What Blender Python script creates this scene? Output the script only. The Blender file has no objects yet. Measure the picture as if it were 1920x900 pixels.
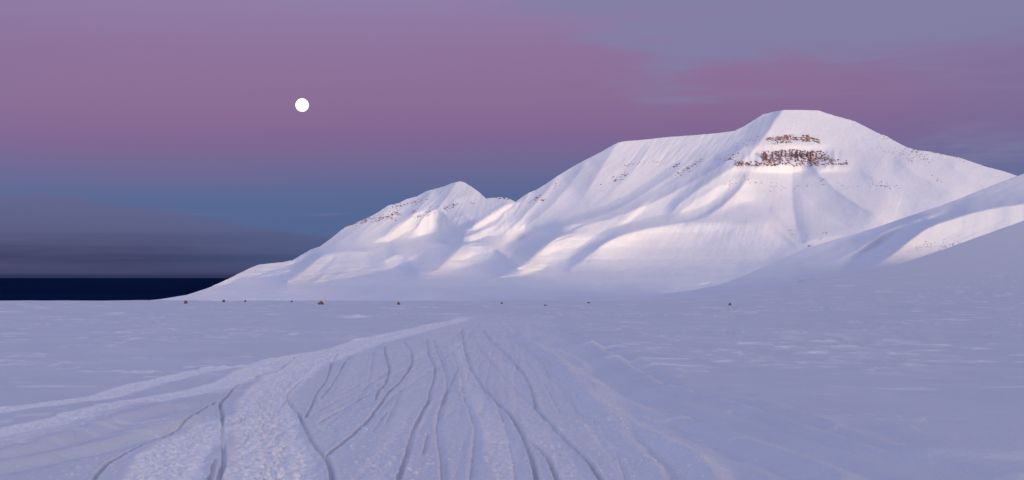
import bpy, bmesh, math, random
import numpy as np
from mathutils import Vector

# ---------------------------------------------------------------- camera, sky, sun, exposure
scene = bpy.context.scene
col = scene.collection
EYE = 2.0                      # eye height over the snow, metres
FPX = 2637.0                   # focal length in survey pixels (photo 1920 wide, ~40 degrees across)
CX, HZ = 960.0, 521.0          # survey column straight ahead, survey row of the sea horizon

cam_d = bpy.data.cameras.new('camera')
cam_d.sensor_width = 36.0
cam_d.lens = 36.0 * FPX / 1920.0
cam_d.shift_y = (HZ - 450.0) / 1920.0
cam_d.clip_start, cam_d.clip_end = 0.1, 900000.0
cam = bpy.data.objects.new('camera', cam_d)
cam.location = (0, 0, EYE)
cam.rotation_euler = (math.radians(90), 0, 0)
col.objects.link(cam)
scene.camera = cam

SUN_AZ = math.radians(42)      # the sun has just left the horizon behind the camera, to the right
SUN_EL = math.radians(5.5)
sun_dir = Vector((math.sin(SUN_AZ) * math.cos(SUN_EL), -math.cos(SUN_AZ) * math.cos(SUN_EL), math.sin(SUN_EL)))
sd = bpy.data.lights.new('sun', 'SUN')
sd.energy = 2.95
sd.angle = math.radians(10)
sd.color = (1.0, 0.77, 0.55)
sun = bpy.data.objects.new('sun', sd)
sun.rotation_euler = (-sun_dir).to_track_quat('-Z', 'Y').to_euler()
sun.location = (300, -300, 200)
col.objects.link(sun)

scene.view_settings.view_transform = 'Standard'
scene.view_settings.look = 'None'
scene.view_settings.gamma = 1.0
scene.view_settings.exposure = 0.0
scene.view_settings.use_curve_mapping = False


def lin(r, g, b):
    f = lambda c: (c / 255 / 12.92) if c / 255 <= 0.04045 else ((c / 255 + 0.055) / 1.055) ** 2.4
    return (f(r), f(g), f(b), 1.0)


class NT:
    """small node-tree helper"""
    def __init__(self, tree):
        self.t = tree

    def n(self, kind, **kw):
        nd = self.t.nodes.new(kind)
        for k, v in kw.items():
            setattr(nd, k, v)
        return nd

    def put(self, sock, v):
        if hasattr(v, 'is_output'):
            self.t.links.new(v, sock)
        elif v is not None:
            sock.default_value = v

    def math(self, op, a, b=None, c=None, clamp=False):
        nd = self.n('ShaderNodeMath', operation=op, use_clamp=clamp)
        for i, v in enumerate((a, b, c)):
            if v is not None:
                self.put(nd.inputs[i], v)
        return nd.outputs[0]

    def rng(self, v, a, b, c, d, smooth=True):
        nd = self.n('ShaderNodeMapRange', interpolation_type='SMOOTHSTEP' if smooth else 'LINEAR')
        for i, x in enumerate((v, a, b, c, d)):
            self.put(nd.inputs[i], x)
        return nd.outputs[0]

    def mix(self, f, a, b, mode='MIX'):
        nd = self.n('ShaderNodeMix', data_type='RGBA', blend_type=mode)
        self.put(nd.inputs[0], f)
        self.put(nd.inputs[6], a)
        self.put(nd.inputs[7], b)
        return nd.outputs[2]

    def noise(self, vec, scale, detail=3.0, rough=0.5, dist=0.0):
        nd = self.n('ShaderNodeTexNoise')
        self.put(nd.inputs['Vector'], vec)
        nd.inputs['Scale'].default_value = scale
        nd.inputs['Detail'].default_value = detail
        nd.inputs['Roughness'].default_value = rough
        nd.inputs['Distortion'].default_value = dist
        return nd.outputs[0]

    def ramp(self, fac, stops):
        nd = self.n('ShaderNodeValToRGB')
        el = nd.color_ramp.elements
        while len(el) < len(stops):
            el.new(0.5)
        for e, (p, c) in zip(el, stops):
            e.position = p
            e.color = c
        self.put(nd.inputs[0], fac)
        return nd.outputs[0]

    def scale(self, vec, s):
        nd = self.n('ShaderNodeVectorMath', operation='MULTIPLY')
        self.put(nd.inputs[0], vec)
        nd.inputs[1].default_value = s
        return nd.outputs[0]


world = bpy.data.worlds.new('World')
scene.world = world
world.use_nodes = True
wt = world.node_tree
wt.nodes.clear()
w = NT(wt)
wout = w.n('ShaderNodeOutputWorld')
bg = w.n('ShaderNodeBackground')
bg.inputs['Strength'].default_value = 1.0
wt.links.new(bg.outputs[0], wout.inputs[0])
direction = w.n('ShaderNodeTexCoord').outputs['Generated']
sep = w.n('ShaderNodeSeparateXYZ')
wt.links.new(direction, sep.inputs[0])
dx, dy, dz = sep.outputs

# twilight: the earth's shadow lies blue over the horizon, the pink belt stands on it
warp = w.noise(w.scale(direction, (2.0, 2.0, 9.0)), 1.0, 2.0)
el = w.math('ADD', dz, w.math('MULTIPLY_ADD', warp, 0.016, -0.008))
tilt = w.math('MULTIPLY_ADD', dx, -0.012, 0.0)
el = w.math('ADD', el, tilt)
pos = w.math('MULTIPLY_ADD', el, 1.6, 0.1, clamp=True)
P = lambda e: e * 1.6 + 0.1
belt = w.ramp(pos, [
    (P(-0.03), (.030, .050, .130, 1)),
    (P(0.010), (.070, .115, .262, 1)),
    (P(0.036), lin(76, 98, 145)),
    (P(0.056), lin(81, 100, 146)),
    (P(0.078), lin(104, 100, 147)),
    (P(0.100), lin(125, 98, 144)),
    (P(0.125), lin(137, 105, 147)),
    (P(0.158), lin(140, 111, 153)),
    (P(0.190), lin(142, 121, 163)),
    (P(0.280), (.305, .305, .550, 1)),
    (P(0.480), (.49, .55, .93, 1))])
# away from the antisolar point the belt is bluer
side = w.rng(w.math('ABSOLUTE', w.math('ADD', dx, 0.06)), 0.20, 0.62, 0.0, 0.75)
belt = w.mix(side, belt, (.150, .165, .345, 1))
front = w.rng(dy, -0.5, 0.5, 0.0, 1.0)
belt = w.mix(front, (.445, .495, .79, 1), belt)

# thin high cloud, grey blue, on the right
cn = w.noise(w.scale(direction, (3.0, 3.0, 26.0)), 1.0, 6.0, 0.62, 0.7)
cn2 = w.noise(w.scale(direction, (6.0, 6.0, 75.0)), 1.0, 5.0, 0.6, 0.4)
cn = w.math('ADD', w.math('MULTIPLY', cn, 0.72), w.math('MULTIPLY', cn2, 0.28))
cz = w.rng(dz, 0.110, 0.200, -0.10, 0.15)
cxx = w.rng(dx, -0.04, 0.14, -0.22, 0.03)
cm = w.math('ADD', w.math('ADD', cn, cz), cxx)
cm = w.rng(cm, 0.43, 0.64, 0.0, 0.85)
belt = w.mix(cm, belt, lin(128, 125, 163))

# low cloud bank over the sea, streaked, darkest near the horizon
bn = w.noise(w.scale(direction, (5.0, 5.0, 60.0)), 1.0, 6.0, 0.6, 0.3)
bn2 = w.noise(w.scale(direction, (3.0, 3.0, 150.0)), 1.0, 4.0, 0.6, 0.2)
top = w.rng(dx, -0.30, -0.08, 0.056, 0.022, smooth=False)
dd = w.math('SUBTRACT', dz, top)
dd = w.math('ADD', dd, w.math('MULTIPLY_ADD', bn, 0.024, -0.012))
bm_ = w.math('MULTIPLY', w.rng(dd, 0.001, -0.004, 0.0, 1.0), w.rng(dx, -0.28, -0.12, 1.0, 0.55))
bm_ = w.math('MAXIMUM', bm_, w.rng(dz, 0.016, 0.004, 0.0, 1.0))
stk = w.noise(w.scale(direction, (7.0, 7.0, 170.0)), 1.0, 3.0, 0.5, 0.3)
stk = w.math('MULTIPLY', w.rng(stk, 0.60, 0.72, 0.0, 0.55), w.math('MULTIPLY', w.rng(dz, 0.018, 0.028, 0, 1), w.rng(dz, 0.055, 0.042, 0, 1)))
belt = w.mix(stk, belt, lin(112, 108, 152))
bcol_e = w.math('ADD', dz, w.math('MULTIPLY', w.math('MULTIPLY_ADD', bn2, 0.016, -0.008), w.rng(dz, 0.0, 0.012, 0.15, 1.0)))
bank = w.ramp(w.math('MULTIPLY_ADD', bcol_e, 12.0, 0.1, clamp=True), [
    (0.095, lin(3, 20, 60)),
    (0.120, lin(20, 34, 76)),
    (0.155, lin(58, 60, 100)),
    (0.21, lin(54, 56, 97)),
    (0.27, lin(36, 46, 86)),
    (0.36, lin(66, 68, 110)),
    (0.48, lin(87, 88, 130)),
    (0.66, lin(91, 94, 138)),
    (0.80, lin(102, 98, 142))])
bank = w.mix(w.rng(bn, 0.40, 0.68, 0.0, 0.30), bank, lin(92, 84, 126))
belt = w.mix(w.math('MULTIPLY', bm_, 0.86), belt, bank)

sky = w.n('ShaderNodeTexSky', sky_type='NISHITA', sun_disc=False)
sky.sun_elevation = SUN_EL
sky.sun_rotation = math.pi - SUN_AZ      # azimuth of the sun lamp
sky.air_density, sky.dust_density, sky.ozone_density = 1.0, 0.6, 1.6
glow = w.scale(sky.outputs[0], (0.0045, 0.0045, 0.0045))
tot = w.mix(1.0, belt, glow, 'ADD')
wt.links.new(tot, bg.inputs['Color'])


# ---------------------------------------------------------------- numeric helpers
def smooth(a, b, x):
    t = np.clip((x - a) / (b - a), 0, 1)
    return t * t * (3 - 2 * t)


def hash2(ix, iy, seed):
    h = (ix.astype(np.int64) * 374761393 + iy.astype(np.int64) * 668265263 + seed * 982451653) & 0xFFFFFFFF
    h = ((h ^ (h >> 13)) * 1274126177) & 0xFFFFFFFF
    h = h ^ (h >> 16)
    return (h & 0xFFFF).astype(np.float32) / 65535.0


def pn(x, y, seed=0):
    """gradient noise, about -1..1"""
    xi, yi = np.floor(x), np.floor(y)
    xf, yf = (x - xi).astype(np.float32), (y - yi).astype(np.float32)
    u = xf * xf * xf * (xf * (xf * 6 - 15) + 10)
    v = yf * yf * yf * (yf * (yf * 6 - 15) + 10)

    def g(ox, oy):
        a = hash2(xi + ox, yi + oy, seed) * np.float32(2 * math.pi)
        return np.cos(a) * (xf - ox) + np.sin(a) * (yf - oy)
    a, b, c, d = g(0, 0), g(1, 0), g(0, 1), g(1, 1)
    return 1.45 * ((a * (1 - u) + b * u) * (1 - v) + (c * (1 - u) + d * u) * v)


def fbm(x, y, seed=0, octaves=4, gain=0.5):
    s, a, t = 0, 1.0, 0
    for i in range(octaves):
        s = s + a * pn(x * 2 ** i + 17.3 * i, y * 2 ** i - 9.1 * i, seed + i)
        t += a
        a *= gain
    return s / t


def grid_mesh(name, X, Y, Z, mat, attr=None):
    R, C = X.shape
    me = bpy.data.meshes.new(name)
    co = np.stack([X, Y, Z], -1).reshape(-1, 3).astype(np.float32)
    idx = np.arange(R * C, dtype=np.int32).reshape(R, C)
    q = np.stack([idx[:-1, :-1], idx[:-1, 1:], idx[1:, 1:], idx[1:, :-1]], -1).reshape(-1, 4)
    me.vertices.add(len(co))
    me.vertices.foreach_set('co', co.ravel())
    me.loops.add(q.size)
    me.loops.foreach_set('vertex_index', q.ravel())
    me.polygons.add(len(q))
    me.polygons.foreach_set('loop_start', np.arange(0, q.size, 4, dtype=np.int32))
    me.polygons.foreach_set('use_smooth', np.ones(len(q), dtype=bool))
    me.update(calc_edges=True)
    me.validate()
    if attr:
        for k, v in attr.items():
            a = me.attributes.new(k, 'FLOAT', 'POINT')
            a.data.foreach_set('value', v.reshape(-1).astype(np.float32))
    me.materials.append(mat)
    o = bpy.data.objects.new(name, me)
    col.objects.link(o)
    return o


def tag(o, label=None, cat=None, group=None, kind=None):
    for k, v in (('label', label), ('category', cat), ('group', group), ('kind', kind)):
        if v:
            o[k] = v
    return o


def strokes_distance(px, row, pts):
    """signed distance (positive right of / below a line drawn downwards) and position 0..1 along a polyline"""
    pts = np.array(pts, dtype=np.float64)
    seg = np.diff(pts, axis=0)
    ln = np.hypot(seg[:, 0], seg[:, 1])
    cum = np.concatenate([[0], np.cumsum(ln)])
    best = np.full(px.shape, 1e9)
    sgn = np.zeros(px.shape)
    tt = np.zeros(px.shape)
    for i in range(len(seg)):
        wx, wy = px - pts[i, 0], row - pts[i, 1]
        t = np.clip((wx * seg[i, 0] + wy * seg[i, 1]) / (ln[i] ** 2), 0, 1)
        ex, ey = wx - t * seg[i, 0], wy - t * seg[i, 1]
        d = np.hypot(ex, ey)
        c = -(seg[i, 0] * wy - seg[i, 1] * wx)
        m = d < best
        best = np.where(m, d, best)
        sgn = np.where(m, np.sign(c), sgn)
        tt = np.where(m, (cum[i] + t * ln[i]) / cum[-1], tt)
    return best * sgn, tt


def add_ridge(dY, px, row, pts, wl, wr, amp, t0=0.12, t1=0.15, wob=0.0):
    """asymmetric spur: short slope wl on its left, long slope wr on its right, crest amp metres nearer"""
    m = max(wl, wr) + 4
    for _ in range(3 if wr > 80 else 1):            # round the corners of the trace
        q = [pts[0]]
        for (x0, y0), (x1, y1) in zip(pts[:-1], pts[1:]):
            q += [(0.75 * x0 + 0.25 * x1, 0.75 * y0 + 0.25 * y1), (0.25 * x0 + 0.75 * x1, 0.25 * y0 + 0.75 * y1)]
        pts = q + [pts[-1]]
    xs, ys = [p[0] for p in pts], [p[1] for p in pts]
    sel = (px > min(xs) - m) & (px < max(xs) + m) & (row > min(ys) - m) & (row < max(ys) + m)
    if not sel.any():
        return
    a, b = px[sel], row[sel]
    if wob:
        a = a + wob * pn(a / 23, b / 23, 91)
        b = b + wob * pn(a / 27, b / 21, 92)
    d, t = strokes_distance(a, b, pts)
    dr = np.sqrt(d * d + 2.2) - 1.48
    x = np.where(d < 0, dr / wl, dr / wr)
    p = np.clip(1 - x, 0, 1)
    p = np.where(d < 0, p ** 1.25 * (1.0 - 0.25 * (1 - p)), p ** 1.8)
    tap = smooth(0, t0, t) * (1 - smooth(1 - t1, 1, t)) if t0 > 0 else 1 - smooth(1 - t1, 1, t)
    # no cap beyond the ends
    dY[sel] -= amp * p * tap


def add_bulge(dY, px, row, cx, cy, rx, ry, ang, amp, power=1.0):
    c, s = math.cos(math.radians(ang)), math.sin(math.radians(ang))
    a = ((px - cx) * c + (row - cy) * s) / rx
    b = (-(px - cx) * s + (row - cy) * c) / ry
    dY -= amp * np.exp(-(a * a + b * b) ** power)


def sky_x(px, Y):
    return (px - CX) / FPX * Y


def sky_z(row, Y):
    return EYE + (HZ - row) / FPX * Y


# ---------------------------------------------------------------- materials
def snow_material(name, base, bump_scale, bump_strength, bump_dist, patch_scale, fresh_lit=None):
    m = bpy.data.materials.new(name)
    m.use_nodes = True
    t = NT(m.node_tree)
    b = m.node_tree.nodes['Principled BSDF']
    pos = t.n('ShaderNodeNewGeometry').outputs['Position']
    n1 = t.noise(pos, patch_scale, 4.0, 0.55)
    c = t.mix(t.rng(n1, 0.3, 0.7, 0.0, 1.0), tuple(v * 0.965 for v in base) + (1,), tuple(min(1, v * 1.02) for v in base) + (1,))
    if fresh_lit:
        at = t.n('ShaderNodeAttribute', attribute_name='fresh_lit')
        c = t.mix(at.outputs['Fac'], c, fresh_lit + (1,))  # whiter churned snow, plus light caught by crumbs and ledges, put into colour
    m.node_tree.links.new(c, b.inputs['Base Color'])
    b.inputs['Roughness'].default_value = 0.62
    b.inputs['Specular IOR Level'].default_value = 0.25
    n2 = t.noise(pos, bump_scale, 5.0, 0.6)
    bp = t.n('ShaderNodeBump')
    bp.inputs['Strength'].default_value = bump_strength
    bp.inputs['Distance'].default_value = bump_dist
    m.node_tree.links.new(n2, bp.inputs['Height'])
    m.node_tree.links.new(bp.outputs[0], b.inputs['Normal'])
    return m


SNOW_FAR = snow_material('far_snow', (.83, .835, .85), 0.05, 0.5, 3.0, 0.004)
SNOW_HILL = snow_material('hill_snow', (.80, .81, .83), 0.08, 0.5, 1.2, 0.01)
SNOW_NEAR = snow_material('near_snow', (.69, .705, .735), 11.0, 0.45, 0.025, 0.35, fresh_lit=(.985, .955, .905))


def rock_material(name, c1, c2, c3, scale, snow=0.0):
    m = bpy.data.materials.new(name)
    m.use_nodes = True
    t = NT(m.node_tree)
    b = m.node_tree.nodes['Principled BSDF']
    pos = t.n('ShaderNodeNewGeometry').outputs['Position']
    n1 = t.noise(pos, scale, 4.0, 0.6)
    n2 = t.noise(pos, scale * 3.1, 3.0, 0.6)
    c = t.mix(t.rng(n1, 0.38, 0.62, 0, 1), c1 + (1,), c2 + (1,))
    c = t.mix(t.rng(n2, 0.5, 0.7, 0, 0.8), c, c3 + (1,))
    m.node_tree.links.new(c, b.inputs['Base Color'])
    b.inputs['Roughness'].default_value = 0.9
    b.inputs['Specular IOR Level'].default_value = 0.2
    bp = t.n('ShaderNodeBump')
    bp.inputs['Strength'].default_value = 0.6
    bp.inputs['Distance'].default_value = 0.15 / scale
    m.node_tree.links.new(n2, bp.inputs['Height'])
    m.node_tree.links.new(bp.outputs[0], b.inputs['Normal'])
    return m


ROCK_BROWN = rock_material('cliff_sandstone', (.320, .150, .125), (.170, .092, .085), (.40, .26, .22), 0.06)
ROCK_GREY = rock_material('cliff_shale', (.300, .175, .180), (.160, .100, .105), (.40, .28, .27), 0.06)

# ---------------------------------------------------------------- sea
sea_m = bpy.data.materials.new('sea_water')
sea_m.use_nodes = True
t = NT(sea_m.node_tree)
b = sea_m.node_tree.nodes['Principled BSDF']
spos = t.n('ShaderNodeNewGeometry').outputs['Position']
sn = t.noise(t.scale(spos, (0.00005, 0.0006, 1)), 1.0, 4.0)
sc_ = t.mix(t.rng(sn, 0.35, 0.65, 0, 1), (.0001, .0065, .040, 1), (.0004, .0110, .055, 1))
sea_m.node_tree.links.new(sc_, b.inputs['Base Color'])
b.inputs['Roughness'].default_value = 0.7
b.inputs['IOR'].default_value = 1.33
b.inputs['Specular IOR Level'].default_value = 0.001
sx = np.concatenate([np.linspace(-400000, -20000, 8), np.linspace(-15000, 15000, 13), np.linspace(20000, 400000, 8)])
sy = np.concatenate([np.linspace(-20000, 20000, 17), np.linspace(30000, 450000, 12)])
GX, GY = np.meshgrid(sx, sy)
sea = grid_mesh('sea', GX, GY, np.full(GX.shape, -73.0), sea_m)
tag(sea, 'dark navy open sea under the cloud bank beyond the snow plain', 'sea', kind='structure')

# ---------------------------------------------------------------- main mountain (surveyed skyline, slope tables, spurs)
crest = np.array([(232, 570), (262, 564.5), (300, 561), (350, 553), (390, 540), (430, 522), (447, 513), (470, 502), (486, 496),
    (505, 494), (530, 491.5), (548, 488), (565, 478), (582, 468), (600, 462), (622, 446), (640, 431), (652, 422.5), (664, 419),
    (690, 408), (700, 403), (715, 394), (727, 385.5), (750, 380), (760, 374), (782, 368), (800, 358), (814, 354.5), (832, 349.5),
    (848, 343), (862, 340), (870, 341.5), (884, 350), (898, 360), (911, 372), (922, 371), (935, 370), (948, 370), (958, 374),
    (967, 378.5), (978, 370), (992, 361), (1005, 356), (1022, 346), (1045, 330), (1062, 319.5), (1085, 306), (1102, 297.5),
    (1130, 283), (1150, 271.5), (1160, 267), (1172, 264.5), (1200, 262.5), (1255, 256.5), (1300, 253.5), (1350, 249), (1378, 245),
    (1396, 236), (1412, 226), (1430, 214.5), (1448, 210), (1470, 206), (1500, 206), (1535, 207), (1546, 211), (1562, 216), (1602, 227),
    (1622, 237), (1645, 249), (1662, 255), (1675, 263), (1700, 276), (1722, 282), (1745, 284), (1775, 291), (1800, 296), (1830, 306),
    (1850, 313), (1882, 321), (1908, 330), (2000, 352), (2120, 372), (2300, 400), (2600, 440)], float)
table = np.array([(640, 3300), (600, 3700), (570, 4080), (540, 4540), (520, 4920), (500, 5210), (480, 5400), (450, 5650), (420, 5862),
    (400, 5995), (370, 6190), (340, 6370), (300, 6600), (250, 6880), (205, 7130), (150, 7400)], float)[::-1]


BANKS = [  # banks and faces that stand steeper than the slope round them: outline, steepness gain, soft edge (survey px)
    ([(1050, 505), (1090, 481), (1122, 460), (1150, 447), (1200, 432), (1250, 422), (1330, 418), (1405, 420), (1435, 432), (1465, 462), (1450, 485), (1385, 496), (1250, 499), (1130, 505)], 0.36, 9),
    ([(1000, 492), (1020, 463), (1040, 447), (1085, 441), (1128, 442), (1110, 460), (1075, 486), (1040, 494)], 0.50, 8),
    ([(552, 526), (580, 500), (605, 480), (650, 472), (688, 471), (700, 484), (690, 500), (665, 513), (640, 508), (600, 514), (575, 524)], 1.24, 5),
    ([(640, 522), (665, 513), (688, 497), (697, 481), (722, 491), (745, 478), (770, 486), (728, 504), (690, 513)], 1.62, 4),
    ([(592, 529), (610, 517), (630, 517), (655, 513), (640, 522)], 1.56, 3),
    ([(826, 503), (850, 478), (872, 458), (905, 457), (940, 470), (948, 478), (900, 491), (860, 501)], 0.60, 6),
    ([(1018, 440), (1045, 428), (1090, 420), (1072, 430), (1040, 439)], 1.56, 2.5),
    ([(1250, 418), (1292, 385), (1330, 360), (1390, 330), (1398, 335), (1375, 356), (1342, 386), (1300, 412)], 0.26, 4),
    ([(702, 455), (735, 430), (775, 400), (802, 394), (778, 425), (728, 455)], 0.92, 3),
    ([(793, 433), (810, 415), (870, 405), (884, 411), (850, 429)], 1.00, 4),
    ([(878, 431), (915, 405), (950, 384), (966, 381), (932, 409), (892, 431)], 1.06, 3),
    ([(844, 457), (890, 440), (925, 425), (955, 395), (975, 379), (962, 405), (937, 431), (890, 450)], 1.18, 3),
    ([(1160, 422), (1180, 405), (1200, 385), (1228, 370), (1203, 398), (1176, 420)], 0.34, 3),
    ([(444, 520), (480, 496), (545, 489), (566, 488), (524, 501), (482, 516)], 1.48, 3),
    ([(1568, 462), (1590, 446), (1642, 434), (1612, 453)], 0.62, 3),
    ([(920, 525), (960, 513), (1018, 494), (1026, 499), (978, 518)], 0.85, 3),
    ([(1300, 425), (1400, 424), (1428, 442), (1390, 462), (1300, 462)], 0.05, 12),
    ([(396, 536), (430, 520), (452, 513), (448, 521), (420, 534)], 1.30, 3),
    ([(480, 520), (530, 508), (548, 506), (520, 518)], 0.92, 3),
    ([(905, 440), (935, 432), (962, 412), (960, 425), (935, 442)], 0.86, 3),
    ([(1236, 546), (1252, 542), (1278, 545), (1262, 549)], 0.80, 2),
    ([(1255, 536), (1300, 532), (1340, 529), (1320, 534)], 0.60, 2),
    ([(1020, 562), (1080, 556), (1140, 562), (1090, 568)], 0.50, 3),
]
HOLLOWS = [  # flatter ground, terraces and gully floors
    ([(1290, 414), (1345, 398), (1400, 380), (1450, 392), (1440, 416), (1340, 416)], 0.54, 7),
    ([(940, 500), (985, 462), (1020, 443), (1045, 441), (1010, 470), (975, 497)], 1.08, 6),
    ([(640, 470), (720, 455), (830, 452), (860, 462), (830, 485), (770, 480), (700, 472)], 0.78, 8),
    ([(1490, 320), (1515, 312), (1560, 352), (1640, 405), (1600, 430), (1510, 450)], 0.25, 10),
    ([(1376, 252), (1425, 222), (1466, 208), (1440, 250), (1410, 275), (1385, 280)], 0.39, 5),
]
HOLLOWS += [
    ([(500, 520), (560, 490), (600, 470), (640, 462), (610, 476), (575, 502), (540, 524)], .6, 5),
    ([(770, 492), (800, 470), (860, 455), (850, 476), (826, 502), (780, 508)], .7, 7),
    ([(700, 478), (720, 470), (790, 470), (770, 482), (745, 474), (722, 486)], .6, 4),
    ([(935, 466), (975, 452), (1020, 444), (1000, 478), (985, 494), (950, 482)], .8, 6),
    ([(1060, 500), (1100, 472), (1135, 448), (1150, 446), (1100, 480), (1070, 503)], .7, 4),
    ([(760, 452), (820, 438), (880, 430), (850, 440), (800, 456)], .6, 5),
    ([(560, 545), (700, 532), (900, 522), (1050, 512), (1050, 530), (800, 548)], .3, 9),
    ([(1130, 515), (1300, 506), (1400, 506), (1380, 528), (1200, 534)], .35, 9),
]
SGX, SGY = np.arange(228.0, 2004.0, 2.0), np.arange(600.0, 190.0, -1.0)


def polygon_soft(P, Q, poly, soft):
    """1 inside the outline, 0 outside, soft edge"""
    n = len(poly)
    best = np.full(P.shape, 1e9)
    inside = np.zeros(P.shape, bool)
    for i in range(n):
        (x0, y0), (x1, y1) = poly[i], poly[(i + 1) % n]
        ex, ey = x1 - x0, y1 - y0
        t = np.clip(((P - x0) * ex + (Q - y0) * ey) / (ex * ex + ey * ey), 0, 1)
        best = np.minimum(best, np.hypot(P - x0 - t * ex, Q - y0 - t * ey))
        if y0 != y1:
            inside ^= ((y0 > Q) != (y1 > Q)) & (P < ex * (Q - y0) / ey + x0)
    return smooth(-soft, soft, np.where(inside, best, -best))


def build_shift(banks, hollows, tab, SGX, SGY):
    """turn banks (steeper) and hollows (flatter) into a shift of the slope towards or away from the valley"""
    base = np.interp(SGY, tab[:, 0], tab[:, 1])
    step = np.abs(np.gradient(base, SGY))
    for _ in range(12):
        step = np.convolve(np.pad(step, 2, mode='edge'), np.ones(5) / 5, 'valid')
    g = np.zeros((len(SGY), len(SGX)))
    for lst, sign in ((banks, -1.0), (hollows, 1.0)):
        for poly, gain, soft in lst:
            xs, ys = [p[0] for p in poly], [p[1] for p in poly]
            ix = (SGX > min(xs) - 2 * soft) & (SGX < max(xs) + 2 * soft)
            iy = (SGY > min(ys) - 2 * soft) & (SGY < max(ys) + 2 * soft)
            P, Q = np.meshgrid(SGX[ix], SGY[iy])
            Pn = P + 2.0 * pn(P / 17, Q / 17, 301)
            Qn = Q + 1.5 * pn(P / 19, Q / 15, 303)
            g[np.ix_(iy, ix)] += sign * gain * polygon_soft(Pn, Qn, poly, soft)
    want = np.clip(g, -0.63, 1.2)
    # gradient-domain solve: take up the steepness change along the slope, keep the lateral change small
    H, W = g.shape
    ky = 2 * math.pi * np.fft.fftfreq(H * 2)[:, None]
    kx = 2 * math.pi * np.fft.fftfreq(W + 200)[None] / 2.0
    den = ky ** 2 + 1.6 * kx ** 2 + 1e-5
    eff = want * 1.4
    for it in range(5):
        pad = np.zeros((H * 2, W + 200))
        pad[:H, 100:100 + W] = eff * step[:, None]
        phi = np.real(np.fft.ifft2(-1j * ky * np.fft.fft2(pad) / den))[:H, 100:100 + W]
        got = np.gradient(phi, axis=0) / step[:, None]
        ratio = np.where(np.abs(want) > 0.08, want / np.where(np.abs(got) < 0.05, np.sign(want) * 0.05 + 1e-6, got), 1.0)
        eff = np.clip(eff * np.clip(np.where(ratio < 0, 1.5, ratio), 0.65, 1.5), -2.2, 3.0)
    return phi


SHIFT = build_shift(BANKS, HOLLOWS, table, SGX, SGY)


def sample_shift(px, row, SHIFT, SGX, SGY):
    fx = np.clip((px - SGX[0]) / 2.0, 0, len(SGX) - 1.001)
    fy = np.clip((SGY[0] - row), 0, len(SGY) - 1.001)
    x, y = fx.astype(int), fy.astype(int)
    a, b = fx - x, fy - y
    return (SHIFT[y, x] * (1 - a) + SHIFT[y, x + 1] * a) * (1 - b) + (SHIFT[y + 1, x] * (1 - a) + SHIFT[y + 1, x + 1] * a) * b


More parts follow.
